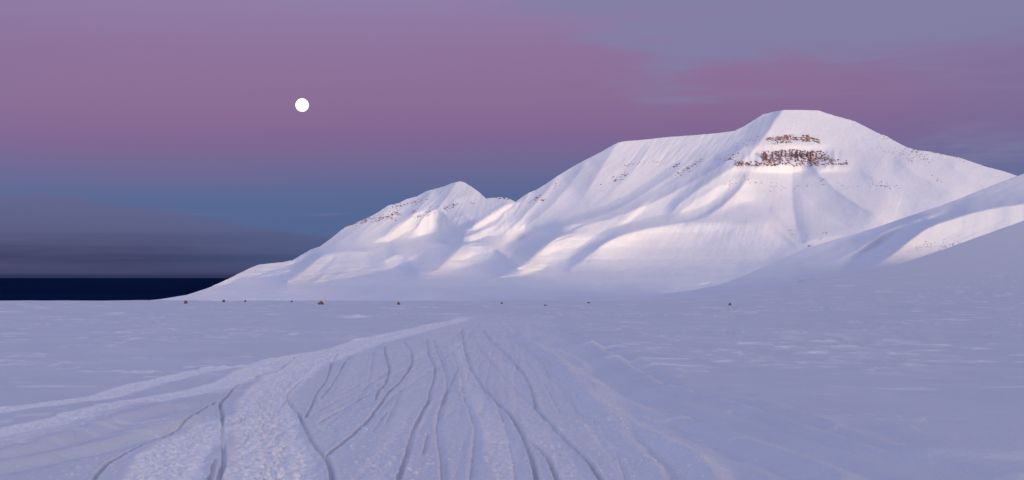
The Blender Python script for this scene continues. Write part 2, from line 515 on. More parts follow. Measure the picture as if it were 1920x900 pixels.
def mountain_depth(px, row):
    Y = np.interp(row, table[:, 0], table[:, 1])
    # smooth the kinks of the table
    Y = (Y + np.interp(row - 14, table[:, 0], table[:, 1]) + np.interp(row + 14, table[:, 0], table[:, 1])) / 3
    dY = np.zeros(px.shape)
    R = lambda *a, **k: add_ridge(dY, px, row, *a, **k)
    # broad build of the massif
    dY += 0.00020 * np.clip(px - 1560, 0, None) ** 2 * smooth(480, 330, row)
    dY += 0.22 * np.clip(1010 - px, 0, None) * smooth(540, 400, row)
    # ---- summit block: shaded west facet, bright south facet
    R([(1471, 196), (1462, 214), (1449, 234), (1436, 252), (1425, 268), (1412, 285), (1388, 305), (1358, 325), (1318, 350), (1284, 376), (1252, 402)],
      66, 170, 78, t0=0.0, t1=0.5, wob=1)
    # gully west of the bright plane; runs on down to the foothills
    R([(1405, 270), (1362, 305), (1300, 341), (1229, 378), (1180, 398), (1140, 412), (1100, 421), (1062, 437), (1030, 447), (1000, 459), (968, 479), (948, 497)],
      20, 62, 27, t0=0.12, t1=0.18, wob=1)
    R([(1415, 262), (1396, 276), (1372, 294), (1340, 306)], 14, 28, 10, t0=0.3, t1=0.3, wob=2)
    # plateau corner and its flank
    R([(1163, 260), (1143, 291), (1122, 325), (1100, 362), (1074, 398)], 62, 130, 44, t0=0.0, t1=0.5, wob=1)
    R([(1230, 262), (1205, 300), (1165, 345), (1120, 385)], 14, 36, 7, t0=0.2, t1=0.4, wob=1)
    R([(1300, 300), (1278, 315), (1228, 351), (1190, 375), (1146, 398), (1095, 415), (1044, 430), (1000, 442)], 15, 66, 20, t0=0.15, t1=0.3, wob=1)
    R([(1340, 282), (1312, 312), (1270, 338), (1225, 362)], 11, 26, 8, t0=0.3, t1=0.4, wob=1)
    R([(1378, 308), (1340, 332), (1302, 360), (1268, 388), (1246, 418)], 16, 60, 16, t0=0.2, t1=0.25, wob=1)
    # the deep blue gully and the front edge of the big apron
    R([(1416, 306), (1405, 328), (1391, 351), (1372, 372), (1350, 391), (1322, 408), (1290, 417), (1245, 423), (1200, 431), (1150, 447), (1122, 461), (1092, 482), (1050, 508)],
      19, 46, 33, t0=0.10, t1=0.25, wob=1)
    # ---- south face under the cliffs: spurs and the central gully
    R([(1515, 300), (1538, 330), (1575, 362), (1622, 392), (1668, 412), (1700, 420)], 46, 80, 52, t0=0.15, t1=0.3, wob=1)
    R([(1440, 386), (1462, 408), (1486, 432), (1506, 455)], 9, 16, 5, t0=0.35, t1=0.35)
    R([(1425, 400), (1452, 425), (1484, 452), (1510, 470)], 9, 18, 6, t0=0.35, t1=0.35)
    R([(1486, 306), (1484, 350), (1488, 400), (1496, 440), (1505, 462)], 60, 30, -20, t0=0.15, t1=0.3)
    R([(1600, 306), (1640, 338), (1700, 362), (1770, 384), (1830, 400)], 34, 70, 27, t0=0.2, t1=0.3, wob=1)
    R([(1672, 292), (1712, 322), (1765, 352), (1830, 380)], 26, 56, 19, t0=0.2, t1=0.3, wob=1)
    R([(1772, 300), (1800, 322), (1835, 345), (1880, 362)], 20, 26, 9, t0=0.2, t1=0.3, wob=1)
    # cliff bands are steep steps
    for cx, cy, rx, ry, a in ((1487, 261, 62, 9, 16), (1485, 297, 105, 15, 26)):
        e = np.exp(-np.clip(np.abs(px - cx) / rx, 0, 3) ** 4)
        dY += a * 0.9 * e * (smooth(cy + ry, cy + ry + 14, row) - smooth(cy - ry, cy + ry, row))
    # buttress ribs of the lower band
    e = smooth(1380, 1400, px) * smooth(1592, 1560, px) * smooth(278, 288, row) * smooth(322, 308, row)
    dY += 8 * e * pn(px / 10, row / 60, 5)
    # ---- left peak
    R([(862, 332), (850, 352), (836, 374), (815, 398), (785, 425), (752, 450)], 50, 110, 38, t0=0.0, t1=0.4, wob=1)
    R([(905, 370), (880, 366), (858, 372), (838, 388)], 20, 26, 8, t0=0.3, t1=0.3)
    R([(815, 356), (792, 385), (765, 412), (730, 440), (700, 460)], 13, 26, 10, t0=0.1, t1=0.3, wob=1)
    R([(735, 384), (710, 412), (680, 438), (650, 460)], 14, 26, 8, t0=0.1, t1=0.3, wob=1)
    R([(700, 404), (672, 428), (640, 452), (612, 470)], 13, 22, 7, t0=0.1, t1=0.3, wob=1)
    R([(958, 380), (932, 398), (905, 414), (876, 432), (850, 440)], 9, 15, 6, t0=0.1, t1=0.3)
    R([(996, 358), (978, 385), (962, 406), (940, 426), (915, 444)], 13, 30, 11, t0=0.1, t1=0.3, wob=1)
    R([(1050, 328), (1022, 362), (992, 396), (965, 424), (930, 448), (895, 462)], 16, 50, 16, t0=0.1, t1=0.35, wob=1)
    R([(1105, 298), (1070, 345), (1035, 385), (1000, 415), (965, 440)], 16, 44, 11, t0=0.1, t1=0.35, wob=1)
    # ---- foothill spurs
    R([(632, 478), (612, 496), (590, 512)], 8, 8, -5, t0=0.3, t1=0.3)
    R([(1030, 446), (1000, 452), (968, 462), (940, 480), (900, 492)], 14, 30, 8, t0=0.3, t1=0.3)
    R([(610, 462), (585, 472), (560, 486), (530, 500), (500, 512)], 8, 20, 7, t0=0.2, t1=0.3)
    # on gentle ground the same tilt needs a longer shift
    dY *= 1.75 * np.interp(row, [200, 330, 400, 450, 500, 540], [1.0, 1.05, 1.25, 1.45, 1.55, 1.6])
    dY += sample_shift(px, row, SHIFT, SGX, SGY)
    # ---- fluting that runs down the fall line
    def flutes(ax, ay, fa, seed, amp):
        ang = np.arctan2(px - ax, row - ay)
        rad = np.hypot(px - ax, row - ay)
        n = fbm(ang * fa, rad / 150.0, seed, 3, 0.6)
        return amp * n
    wl_ = smooth(985, 940, px)
    up = smooth(520, 430, row)
    dY += (1 - wl_) * up * ((1 - 0.6 * smooth(1430, 1500, px)) * flutes(1500, 60, 26, 11, 3.6) + flutes(1540, 20, 70, 21, 0.7) * smooth(360, 300, row))
    dY += wl_ * up * (flutes(930, 270, 22, 31, 4.5) + flutes(950, 250, 60, 41, 1.6))
    # plateau rim flutes
    e = smooth(1150, 1180, px) * smooth(1400, 1360, px) * smooth(325, 300, row)
    dY -= e * 5.0 * (1 - 2.2 * np.abs(fbm((px + 0.75 * row) / 15.0, row / 90.0, 51, 3, 0.55)))
    # general roughness, and wind-packed streaks on the gentle foot slopes
    dY += 5.0 * fbm(px / 46, row / 34, 61, 4, 0.5) + 0.7 * pn(px / 5.0, row / 4.0, 62)
    low = smooth(455, 515, row)
    s1 = fbm((px + 2.2 * row) / 60.0, row / 7.0, 71, 4, 0.6)
    dY += low * (6 * s1 + 7 * smooth(0.12, 0.30, fbm(px / 46.0, (row + 0.10 * px) / 5.5, 73, 3, 0.55)) * smooth(470, 530, row))
    return Y + dY


mc = np.concatenate([np.linspace(232, 1960, 1010), np.linspace(1970, 2600, 50)])
crow = np.interp(mc, crest[:, 0], crest[:, 1])
crow += 0.8 * fbm(mc / 7.0, mc * 0, 81, 3) * smooth(300, 420, mc) * (1 - 0.7 * smooth(1470, 1480, mc) * smooth(1545, 1535, mc))
NV = 330
v = np.linspace(0, 1, NV)[:, None]
brow = np.maximum(572, crow + 2)
ROW = brow[None, :] * (1 - v) + crow[None, :] * v
PX = np.repeat(mc[None, :], NV, 0)
MY = mountain_depth(PX, ROW)
lift = 1.1 * (ROW[0][None] - ROW)
MY = np.maximum.accumulate(MY - lift, 0) + lift        # no overhangs
MX, MZ = sky_x(PX, MY), sky_z(ROW, MY)
# the far side falls away behind the skyline; the near foot dips under the sea level
yb = [MY[-1] + d for d in (25, 90, 320, 1100, 2600)]
zb = [MZ[-1] - d for d in (3, 22, 130)] + [np.minimum(MZ[-1] * 0.25, MZ[-1] - 30), np.full(mc.shape, -80.0)]
xb = [sky_x(mc, y) for y in yb]
yf, zf = MY[0] - 500, np.full(mc.shape, -90.0)
MXa = np.vstack([sky_x(mc, yf)[None]] + [MX] + [np.array(x)[None] for x in xb])
MYa = np.vstack([yf[None]] + [MY] + [np.array(y)[None] for y in yb])
MZa = np.vstack([zf[None]] + [MZ] + [np.array(z)[None] for z in zb])
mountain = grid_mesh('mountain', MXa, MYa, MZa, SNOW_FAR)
tag(mountain, 'big snow covered mountain with brown cliff bands under its flat summit', 'mountain', kind='structure')


def on_mountain(px, row):
    px, row = np.atleast_1d(np.asarray(px, float)), np.atleast_1d(np.asarray(row, float))
    Y = mountain_depth(px, row)
    return sky_x(px, Y), Y, sky_z(row, Y)


# ---- rock showing through the snow: blocks set into the slope
rng = np.random.default_rng(7)
BOX = np.array([(-1, -1, -1), (1, -1, -1), (1, 1, -1), (-1, 1, -1), (-1, -1, 1), (1, -1, 1), (1, 1, 1), (-1, 1, 1)], float)
BF = np.array([(0, 3, 2, 1), (4, 5, 6, 7), (0, 1, 5, 4), (1, 2, 6, 5), (2, 3, 7, 6), (3, 0, 4, 7)])


def rock_cluster(name, pxs, rows, wid, hei, mat, parent, where=on_mountain, mpp=2.6, depth=4.0):
    """blocks at survey points; wid, hei in survey pixels"""
    x, y, z = where(pxs, rows)
    n = len(x)
    sc = np.stack([wid * mpp / 2, np.full(n, depth), hei * mpp / 2], -1)[:, None, :]
    jit = 1 + rng.uniform(-0.45, 0.25, (n, 8, 3))
    p = BOX[None] * sc * jit
    a = rng.uniform(-0.6, 0.6, n)[:, None]
    rx = p[..., 0] * np.cos(a) - p[..., 1] * np.sin(a)
    ry = p[..., 0] * np.sin(a) + p[..., 1] * np.cos(a)
    p = np.stack([rx, ry, p[..., 2]], -1) + np.stack([x, y + depth * 0.35, z], -1)[:, None, :]
    faces = (BF[None] + 8 * np.arange(n)[:, None, None]).reshape(-1, 4)
    me = bpy.data.meshes.new(name)
    me.from_pydata(p.reshape(-1, 3).tolist(), [], faces.tolist())
    me.update()
    me.materials.append(mat)
    o = bpy.data.objects.new(name, me)
    col.objects.link(o)
    o.parent = parent
    o['kind'] = 'stuff'
    return o


# lower cliff band: buttress by buttress, snow gullies between
for (x0, x1, y0, y1, n, mat) in (
        (1379, 1402, 302, 312, 42, ROCK_BROWN), (1398, 1428, 303, 312, 44, ROCK_GREY), (1427, 1441, 283, 311, 60, ROCK_BROWN),
        (1436, 1456, 300, 311, 40, ROCK_BROWN), (1444, 1458, 284, 311, 66, ROCK_BROWN), (1457, 1476, 282, 309, 90, ROCK_GREY),
        (1477, 1509, 281, 311, 165, ROCK_GREY), (1508, 1520, 283, 307, 60, ROCK_BROWN), (1518, 1535, 283, 307, 80, ROCK_BROWN),
        (1520, 1536, 304, 311, 24, ROCK_BROWN), (1536, 1564, 283, 302, 92, ROCK_GREY), (1540, 1590, 299, 309, 62, ROCK_BROWN)):
    px_ = rng.uniform(x0, x1, n * 2)
    rw_ = rng.uniform(y0, y1, n * 2)
    if x0 == 1536:
        keep = rw_ > 282 + (px_ - 1536) * 0.55
        px_, rw_ = px_[keep], rw_[keep]
    if x0 == 1540:
        rw_ = np.where(rng.random(len(px_)) < 0.55, rng.uniform(306, 309.5, len(px_)), rw_ * 0.6 + 0.4 * (296 + (px_ - 1540) * 0.18))
    strata = np.abs(((rw_ + 0.01 * px_) % 9.0) - 4.5) > rng.uniform(-3.0, 3.6, len(rw_))
    px_, rw_ = px_[strata][:n], rw_[strata][:n]
    k = len(px_)
    nb = max(2, int((x1 - x0) * (y1 - y0) / 75))
    bx_, hb = rng.uniform(x0 + 2, x1 - 2, nb), (y1 - y0) * rng.uniform(0.3, 0.85, nb)
    by_ = rng.uniform(y0 + hb / 2, y1 - hb / 2)
    if x0 in (1536, 1540):
        nb = 0
    rock_cluster('rock_buttress', np.concatenate([px_, bx_[:nb]]), np.concatenate([rw_, by_[:nb]]),
                 np.concatenate([0.9 + 3.2 * rng.random(k) ** 3, rng.uniform(1.2, 2.6, nb)]),
                 np.concatenate([0.8 + 3.4 * rng.random(k) ** 2.2, hb[:nb]]), mat, mountain)
# upper cliff band
for (x0, x1, y0, y1, n) in ((1437, 1458, 258, 265, 40), (1456, 1472, 256, 264, 50), (1470, 1489, 253, 263, 66), (1488, 1504, 257, 263, 34),
                            (1503, 1518, 253, 266, 62), (1516, 1538, 257, 268, 52), (1462, 1486, 265, 269, 26), (1446, 1460, 266, 270, 10)):
    px_, rw_ = rng.uniform(x0, x1, n), rng.uniform(y0, y1, n)
    if x0 == 1516:
        rw_ = rng.uniform(0, 1, n) * 7 + 256 + (px_ - 1516) * 0.28
    rock_cluster('rock_buttress', px_, rw_, 0.9 + 4.4 * rng.random(n) ** 2.5, 0.8 + 2.6 * rng.random(n) ** 2.2, ROCK_BROWN, mountain)
# scattered outcrops: centre, spread, lean, count, block size
for (cx, cy, sx_, sy_, lean, n, s, mat) in (
        (1158, 335, 11, 4, -0.45, 34, 1.0, ROCK_BROWN), (1170, 330, 5, 4, -0.7, 22, 1.3, ROCK_BROWN), (1172, 311, 10, 1.5, -0.2, 14, 0.9, ROCK_BROWN),
        (1222, 304, 22, 1.6, -0.1, 18, 0.9, ROCK_BROWN), (1267, 311, 5, 1.6, -0.6, 22, 1.7, ROCK_GREY), (1288, 318, 8, 3.5, -0.6, 52, 1.5, ROCK_GREY),
        (1302, 308, 7, 3, -0.7, 22, 1.1, ROCK_GREY), (1370, 296, 9, 2.5, -0.35, 40, 1.4, ROCK_GREY), (1403, 264, 12, 3, -0.3, 26, 1.0, ROCK_GREY),
        (1415, 340, 14, 4, 0.3, 26, 0.9, ROCK_GREY), (1455, 350, 18, 3, 0.2, 22, 0.8, ROCK_BROWN), (1508, 349, 14, 2, 0, 18, 0.9, ROCK_GREY),
        (1545, 340, 5, 4, 0.7, 9, 1.2, ROCK_GREY), (1585, 349, 10, 3, 0.1, 16, 0.8, ROCK_GREY), (1655, 348, 17, 3.2, 0.12, 42, 1.0, ROCK_BROWN),
        (1690, 290, 22, 5, 0.28, 70, 1.0, ROCK_BROWN), (1716, 285, 14, 5, 0.4, 40, 1.1, ROCK_GREY), (1735, 298, 8, 4, 0.5, 18, 0.9, ROCK_BROWN),
        (1655, 255, 5, 1.5, 0.5, 14, 1.0, ROCK_BROWN), (1750, 286, 8, 1, 0.1, 14, 0.9, ROCK_BROWN), (1795, 297, 6, 1.5, 0.3, 12, 0.9, ROCK_BROWN),
        (1757, 337, 7, 2, 0.4, 14, 0.9, ROCK_GREY), (1365, 347, 5, 4, -0.5, 22, 0.9, ROCK_GREY), (1003, 373, 4, 1.2, -0.5, 20, 1.4, ROCK_GREY),
        (1018, 375.5, 2.5, 0.9, -0.3, 12, 1.6, ROCK_GREY), (1040, 350, 7, 4, -0.8, 14, 0.9, ROCK_GREY), (943, 372.5, 7, 1, 0.05, 26, 1.3, ROCK_BROWN),
        (655, 421, 5, 1.4, -0.45, 38, 1.4, ROCK_GREY), (664, 419.5, 4, 1.2, -0.35, 16, 1.1, ROCK_BROWN), (686, 414, 9, 2.4, -0.35, 52, 1.2, ROCK_BROWN), (735, 404, 8, 3, -0.25, 66, 1.4, ROCK_BROWN),
        (714, 411, 5, 2.6, -0.4, 28, 1.3, ROCK_BROWN), (748, 385, 8, 2, -0.2, 30, 1.2, ROCK_GREY), (775, 381, 12, 3, -0.25, 42, 1.1, ROCK_BROWN),
        (777, 398, 2.5, 3, -0.6, 16, 1.3, ROCK_GREY), (787, 405, 7, 1.4, -0.1, 18, 0.9, ROCK_BROWN), (805, 394, 10, 2.5, -0.35, 28, 0.9, ROCK_BROWN),
        (846, 386, 11, 3, -0.35, 60, 1.1, ROCK_GREY), (886, 380.5, 2, 0.8, 0, 6, 1.2, ROCK_GREY), (1488, 437, 5, 4, 0.3, 9, 0.9, ROCK_GREY),
        (1515, 462, 4, 1, 0, 8, 1.1, ROCK_GREY), (1545, 442, 7, 5, -0.8, 12, 0.9, ROCK_GREY)):
    px_ = rng.normal(cx, sx_, n)
    rw_ = rng.normal(cy, sy_, n) + (px_ - cx) * lean
    lim = np.interp(px_, crest[:, 0], crest[:, 1]) + 1.0
    rw_ = np.maximum(rw_, lim)
    kk = int(n * 0.72)
    rock_cluster('rock_outcrop', px_[:kk], rw_[:kk], (0.6 + 2.0 * rng.random(kk) ** 2) * s, (0.5 + 1.2 * rng.random(kk) ** 2) * s, mat, mountain)

# ---------------------------------------------------------------- hill on the right, in front of the mountain
crestA = np.array([(1040, 572), (1120, 565), (1220, 555), (1300, 544), (1350, 533), (1385, 521), (1410, 510), (1440, 497), (1480, 479), (1510, 466), (1560, 451),
    (1600, 440), (1650, 424), (1690, 410), (1720, 400), (1760, 387), (1800, 372), (1850, 352), (1905, 331), (1920, 325), (2000, 300), (2200, 270), (2400, 300), (2600, 360)], float)
tabA = np.array([(640, 800), (600, 1150), (572, 1480), (545, 1880), (530, 2120), (515, 2290), (500, 2410), (475, 2530), (450, 2630), (400, 2800), (350, 2950),
                 (300, 3090), (200, 3340), (100, 3560)], float)[::-1]


HBANKS = [
    ([(1632, 502), (1662, 487), (1690, 462), (1730, 430), (1810, 402), (1920, 384), (2040, 368), (2040, 390), (1920, 418), (1810, 456), (1705, 492), (1660, 501)], 0.46, 7),
    ([(1490, 530), (1510, 521), (1560, 515), (1540, 524)], .8, 3),
    ([(1600, 474), (1660, 436), (1720, 409), (1768, 400), (1730, 415), (1670, 446), (1620, 474)], .80, 5),
]
HHOLLOWS = [([(1560, 520), (1640, 470), (1690, 432), (1770, 404), (1815, 398), (1735, 428), (1692, 460), (1655, 488), (1600, 511)], .9, 6)]
HGX, HGY = np.arange(1030.0, 2140.0, 2.0), np.arange(600.0, 190.0, -1.0)
HSHIFT = build_shift(HBANKS, HHOLLOWS, tabA, HGX, HGY)


def hill_depth(px, row):
    Y = sum(np.interp(row + k, tabA[:, 0], tabA[:, 1]) for k in (-15, -5, 5, 15)) / 4
    dY = np.zeros(px.shape)
    R = lambda *a, **k: add_ridge(dY, px, row, *a, **k)
    dY -= 0.42 * np.clip(np.minimum(px, 2000) - 1400, 0, None)
    dY += sample_shift(px, row, HSHIFT, HGX, HGY)
    # hollow and spur that cross the slope
    R([(2010, 372), (1925, 383), (1880, 389), (1845, 395), (1810, 404), (1765, 420), (1725, 436), (1694, 462), (1658, 490), (1602, 512), (1540, 524)],
      30, 90, 60, t0=0.04, t1=0.25, wob=1)
    R([(1790, 398), (1752, 403), (1722, 410), (1690, 424), (1662, 436), (1632, 456), (1600, 474), (1560, 492), (1520, 506)], 24, 44, 34, t0=0.2, t1=0.3, wob=1)
    R([(1640, 440), (1600, 458), (1560, 476), (1520, 492), (1490, 506)], 16, 30, 9, wob=3)
    R([(1565, 516), (1530, 518), (1505, 522), (1488, 530)], 7, 14, 16)
    dY += 4.0 * fbm(px / 60, row / 30, 161, 4) + 2.2 * fbm((px + 2.0 * row) / 26, row / 40, 163, 3)
    dY += smooth(500, 530, row) * 7 * fbm(px / 60, (row + 0.12 * px) / 6, 165, 3)
    return Y + dY


ac = np.concatenate([np.linspace(1040, 1960, 460), np.linspace(1970, 2600, 50)])
arow = np.interp(ac, crestA[:, 0], crestA[:, 1])
v = np.linspace(0, 1, 170)[:, None]
AR = np.maximum(580, arow + 2)[None] * (1 - v) + arow[None] * v
AP = np.repeat(ac[None], 170, 0)
AY = hill_depth(AP, AR)
lift = 0.9 * (AR[0][None] - AR)
AY = np.maximum.accumulate(AY - lift, 0) + lift
AX, AZ = sky_x(AP, AY), sky_z(AR, AY)
yb = [AY[-1] + d for d in (20, 80, 300, 900)]
zb = [AZ[-1] - 1.5, AZ[-1] - 12, AZ[-1] - 70, np.full(ac.shape, -80.0)]
yf, zf = AY[0] - 250, np.full(ac.shape, -70.0)
hill = grid_mesh('hill', np.vstack([sky_x(ac, yf)[None], AX] + [sky_x(ac, y)[None] for y in yb]),
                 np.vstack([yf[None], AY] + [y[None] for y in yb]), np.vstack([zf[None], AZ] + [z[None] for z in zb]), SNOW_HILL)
tag(hill, 'smooth blue shaded snow hillside rising to the right before the mountain', 'hill', kind='structure')


def on_hill(px, row):
    px, row = np.atleast_1d(np.asarray(px, float)), np.atleast_1d(np.asarray(row, float))
    Y = hill_depth(px, row)
    return sky_x(px, Y), Y, sky_z(row, Y)


for (cx, cy, sx_, sy_, n) in ((1726, 467, 14, 4, 20), (1783, 457, 16, 4, 14), (1772, 463, 4, 1.5, 6), (1758, 458, 20, 5, 10)):
    px_ = rng.normal(cx, sx_, n)
    rw_ = rng.normal(cy, sy_, n) - (px_ - cx) * 0.15
    rock_cluster('rock_outcrop', px_, rw_, rng.uniform(0.6, 1.5, n), rng.uniform(0.6, 1.3, n), ROCK_GREY, hill, on_hill, 1.05, 1.2)

# ---------------------------------------------------------------- the snow plain with its snow-scooter trail
edge = np.array([(-6000, 563), (1150, 563.5), (1300, 560), (1400, 550), (1480, 536), (1560, 520.5), (1600, 514), (1650, 504), (1675, 499), (1705, 490), (1740, 478), (1810, 453),
                 (1860, 435), (1920, 414), (2000, 390), (2200, 370), (2600, 400), (3500, 480), (9000, 540)], float)
tabB = np.array([(4000, EYE * FPX / 3479)] + [(r, EYE * FPX / (r - HZ)) for r in (2000, 1400, 1150, 1000)], float)


def plain_depth(row):
    """level ground out to about 130 m; where the row climbs above the terrace edge the ground rises to the right-hand slope"""
    flat = EYE * FPX / np.clip(row - HZ, 30, None)
    rise = np.interp(row, [200, 300, 350, 400, 415, 450, 480, 500, 520, 530, 545, 556, 566, 572][0:], [2300, 1900, 1640, 1390, 1310, 1090, 900, 760, 585, 470, 300, 195, 126, EYE * FPX / 51])
    return np.where(row > 566, flat, rise)


def track_centre(Y, pts):
    pts = np.array(pts, float)
    ty = EYE * FPX / (pts[:, 1] - HZ)
    tx = sky_x(pts[:, 0], ty)
    o = np.argsort(ty)
    ty, tx = ty[o], tx[o]
    xc = np.interp(Y, ty, tx)
    # soften the corners of the trace
    for k in (0.012, -0.012, 0.024, -0.024):
        xc = xc + np.interp(Y * (1 + k), ty, tx)
    xc /= 5
    inside = smooth(ty[0] * 0.985, ty[0] * 1.01, Y) * (1 - smooth(ty[-1] * 0.97, ty[-1] * 1.03, Y))
    return xc, inside, ty[0] <= EYE * FPX / (889 - HZ)


SKI = [  # narrow ski ruts: trace, half width, depth
    ([(551, 672), (548, 681), (521, 700), (487, 709), (450, 720), (419, 749), (412, 760), (418, 787), (417.5, 832), (421, 862), (410, 900), (400, 930)], .050, .085),
    ([(410, 752), (400, 760), (351, 790), (329, 807), (295, 821), (257, 840), (212, 862), (196, 874), (178, 896), (150, 930)], .050, .055),
    ([(566, 712), (559, 720), (538, 739), (544, 760), (563, 783), (574, 809), (589, 836), (612, 858), (621, 881), (624, 900), (624, 930)], .052, .085),
    ([(633, 664), (627, 673), (612, 715), (596, 734), (589, 753), (574, 783)], .045, .055),
    ([(655, 670), (647, 683), (627, 715), (604, 749)], .045, .040),
    ([(721, 649), (725, 673), (731, 692), (725, 715), (708, 738), (707, 750)], .050, .075),
    ([(757, 640), (772, 658), (774, 681), (755, 711), (732, 734), (710, 764), (691, 787), (661, 817), (630, 841), (612, 852)], .050, .070),
    ([(800, 636), (806, 666), (817, 688), (814, 715), (806, 738), (808, 749), (793, 775), (774, 813), (763, 855), (751, 889), (746, 905), (738, 940)], .055, .070),
    ([(812, 636), (831, 677), (840, 711), (838, 738), (827, 772), (821, 802), (825, 832), (831, 862), (834, 905), (836, 940)], .080, .050),
    ([(858, 690), (853, 707), (842, 730), (832, 752)], .045, .045),
    ([(846, 640), (850, 662), (868, 707), (867, 722), (880, 768), (895, 806), (891, 847), (887, 905)], .090, .040),
    ([(866, 618), (872, 654), (884, 692), (910, 734), (948, 770), (967, 794), (986, 832), (997, 858), (1008, 905), (1014, 940)], .050, .085),
    ([(986, 832), (1004, 837), (1027, 858), (1040, 885), (1050, 910), (1056, 940)], .055, .080),
    ([(905, 620), (925, 641), (955, 670), (981, 700), (996, 730), (1006, 764), (1017, 781), (1042, 809), (1076, 840), (1102, 862), (1128, 900), (1140, 930)], .050, .080),
    ([(890, 640), (930, 690), (972, 735), (1010, 772)], .06, .030),
    ([(1020, 720), (1035, 745), (1052, 772)], .06, .030),
    ([(474, 812), (458, 830), (444, 842)], .05, .04),
    ([(404, 862), (396, 890), (390, 920)], .05, .045),
    ([(547, 742), (530, 760), (522, 775)], .05, .03),
    ([(700, 660), (697, 690), (690, 720), (676, 745)], .06, .022),
    ([(760, 720), (748, 750), (725, 800)], .06, .022),
    ([(925, 735), (945, 790), (958, 830), (968, 870), (975, 910)], .08, .025),
    ([(700, 812), (715, 790), (728, 775)], .05, .025),
    ([(805, 814), (800, 830), (795, 850)], .05, .045),
    ([(1160, 850), (1172, 880), (1180, 905)], .06, .03),
]
BELT = [  # churned belts: trace, half width, roughness height
    ([(878, 596), (778, 620), (683, 640), (612, 666), (559, 692), (513, 722), (483, 752), (487, 787), (491, 824), (487, 862), (479, 905), (472, 940)], .23, .050),
    ([(872, 600), (790, 622), (700, 646), (640, 666), (585, 690), (545, 716), (508, 748), (513, 776), (528, 824), (540, 866), (530, 905), (524, 940)], .20, .042),
    ([(640, 655), (567, 669), (472, 694), (359, 708), (264, 724), (189, 747), (113, 756), (0, 775), (-120, 792)], .20, .042),
    ([(600, 668), (529, 684), (416, 727), (321, 743), (246, 761), (170, 780), (94, 799), (0, 819), (-120, 842)], .22, .046),
    ([(453, 783), (393, 802), (340, 828), (310, 855), (283, 893), (262, 930)], .19, .050),
    ([(470, 772), (440, 796), (400, 824), (368, 858), (345, 900)], .10, .040),
    ([(300, 742), (180, 792), (60, 826), (-60, 850)], .18, .022),
    ([(855, 640), (872, 690), (885, 730), (905, 770), (930, 815), (945, 860), (955, 905)], .15, .028),
    ([(800, 660), (790, 720), (770, 790), (735, 850), (700, 905)], .20, .022),
    ([(930, 660), (965, 720), (985, 760), (1030, 830), (1080, 900)], .17, .022),
    ([(1040, 700), (1075, 740), (1120, 800), (1180, 870), (1210, 910)], .16, .020),
    ([(690, 650), (668, 700), (640, 760), (600, 830), (565, 905)], .16, .020),
]
BERM = [  # banks thrown up by the trail: trace, width, height, trough on the right
    ([(970, 628), (989, 639), (1027, 666), (1064, 692), (1098, 722), (1125, 756), (1159, 787), (1208, 813), (1261, 836), (1302, 858), (1336, 900), (1360, 940)], .34, .085, .075),
    ([(1000, 612), (1034, 622), (1095, 645), (1140, 668), (1185, 696), (1227, 722), (1291, 745), (1367, 768), (1431, 787), (1476, 802), (1544, 824), (1620, 847), (1695, 862), (1809, 881), (1930, 902)], .30, .060, .075),
    ([(1520, 792), (1600, 822), (1680, 845), (1760, 852), (1860, 858), (1960, 862)], .40, .050, .05),
    ([(1010, 640), (1064, 668), (1110, 700), (1150, 735), (1215, 772), (1290, 795), (1380, 820), (1470, 850), (1560, 885), (1600, 905)], .30, .040, .05),
    ([(1080, 690), (1120, 722), (1180, 765), (1260, 810), (1350, 850), (1440, 900)], .26, .035, .045),
    ([(1050, 690), (1080, 730), (1120, 775), (1180, 830), (1230, 880), (1250, 910)], .22, .03, .035),
    ([(350, 790), (260, 815), (150, 842), (0, 872), (-100, 890)], .30, .035, .04),
    ([(330, 765), (200, 800), (80, 835), (-60, 862)], .30, .030, .035),
]


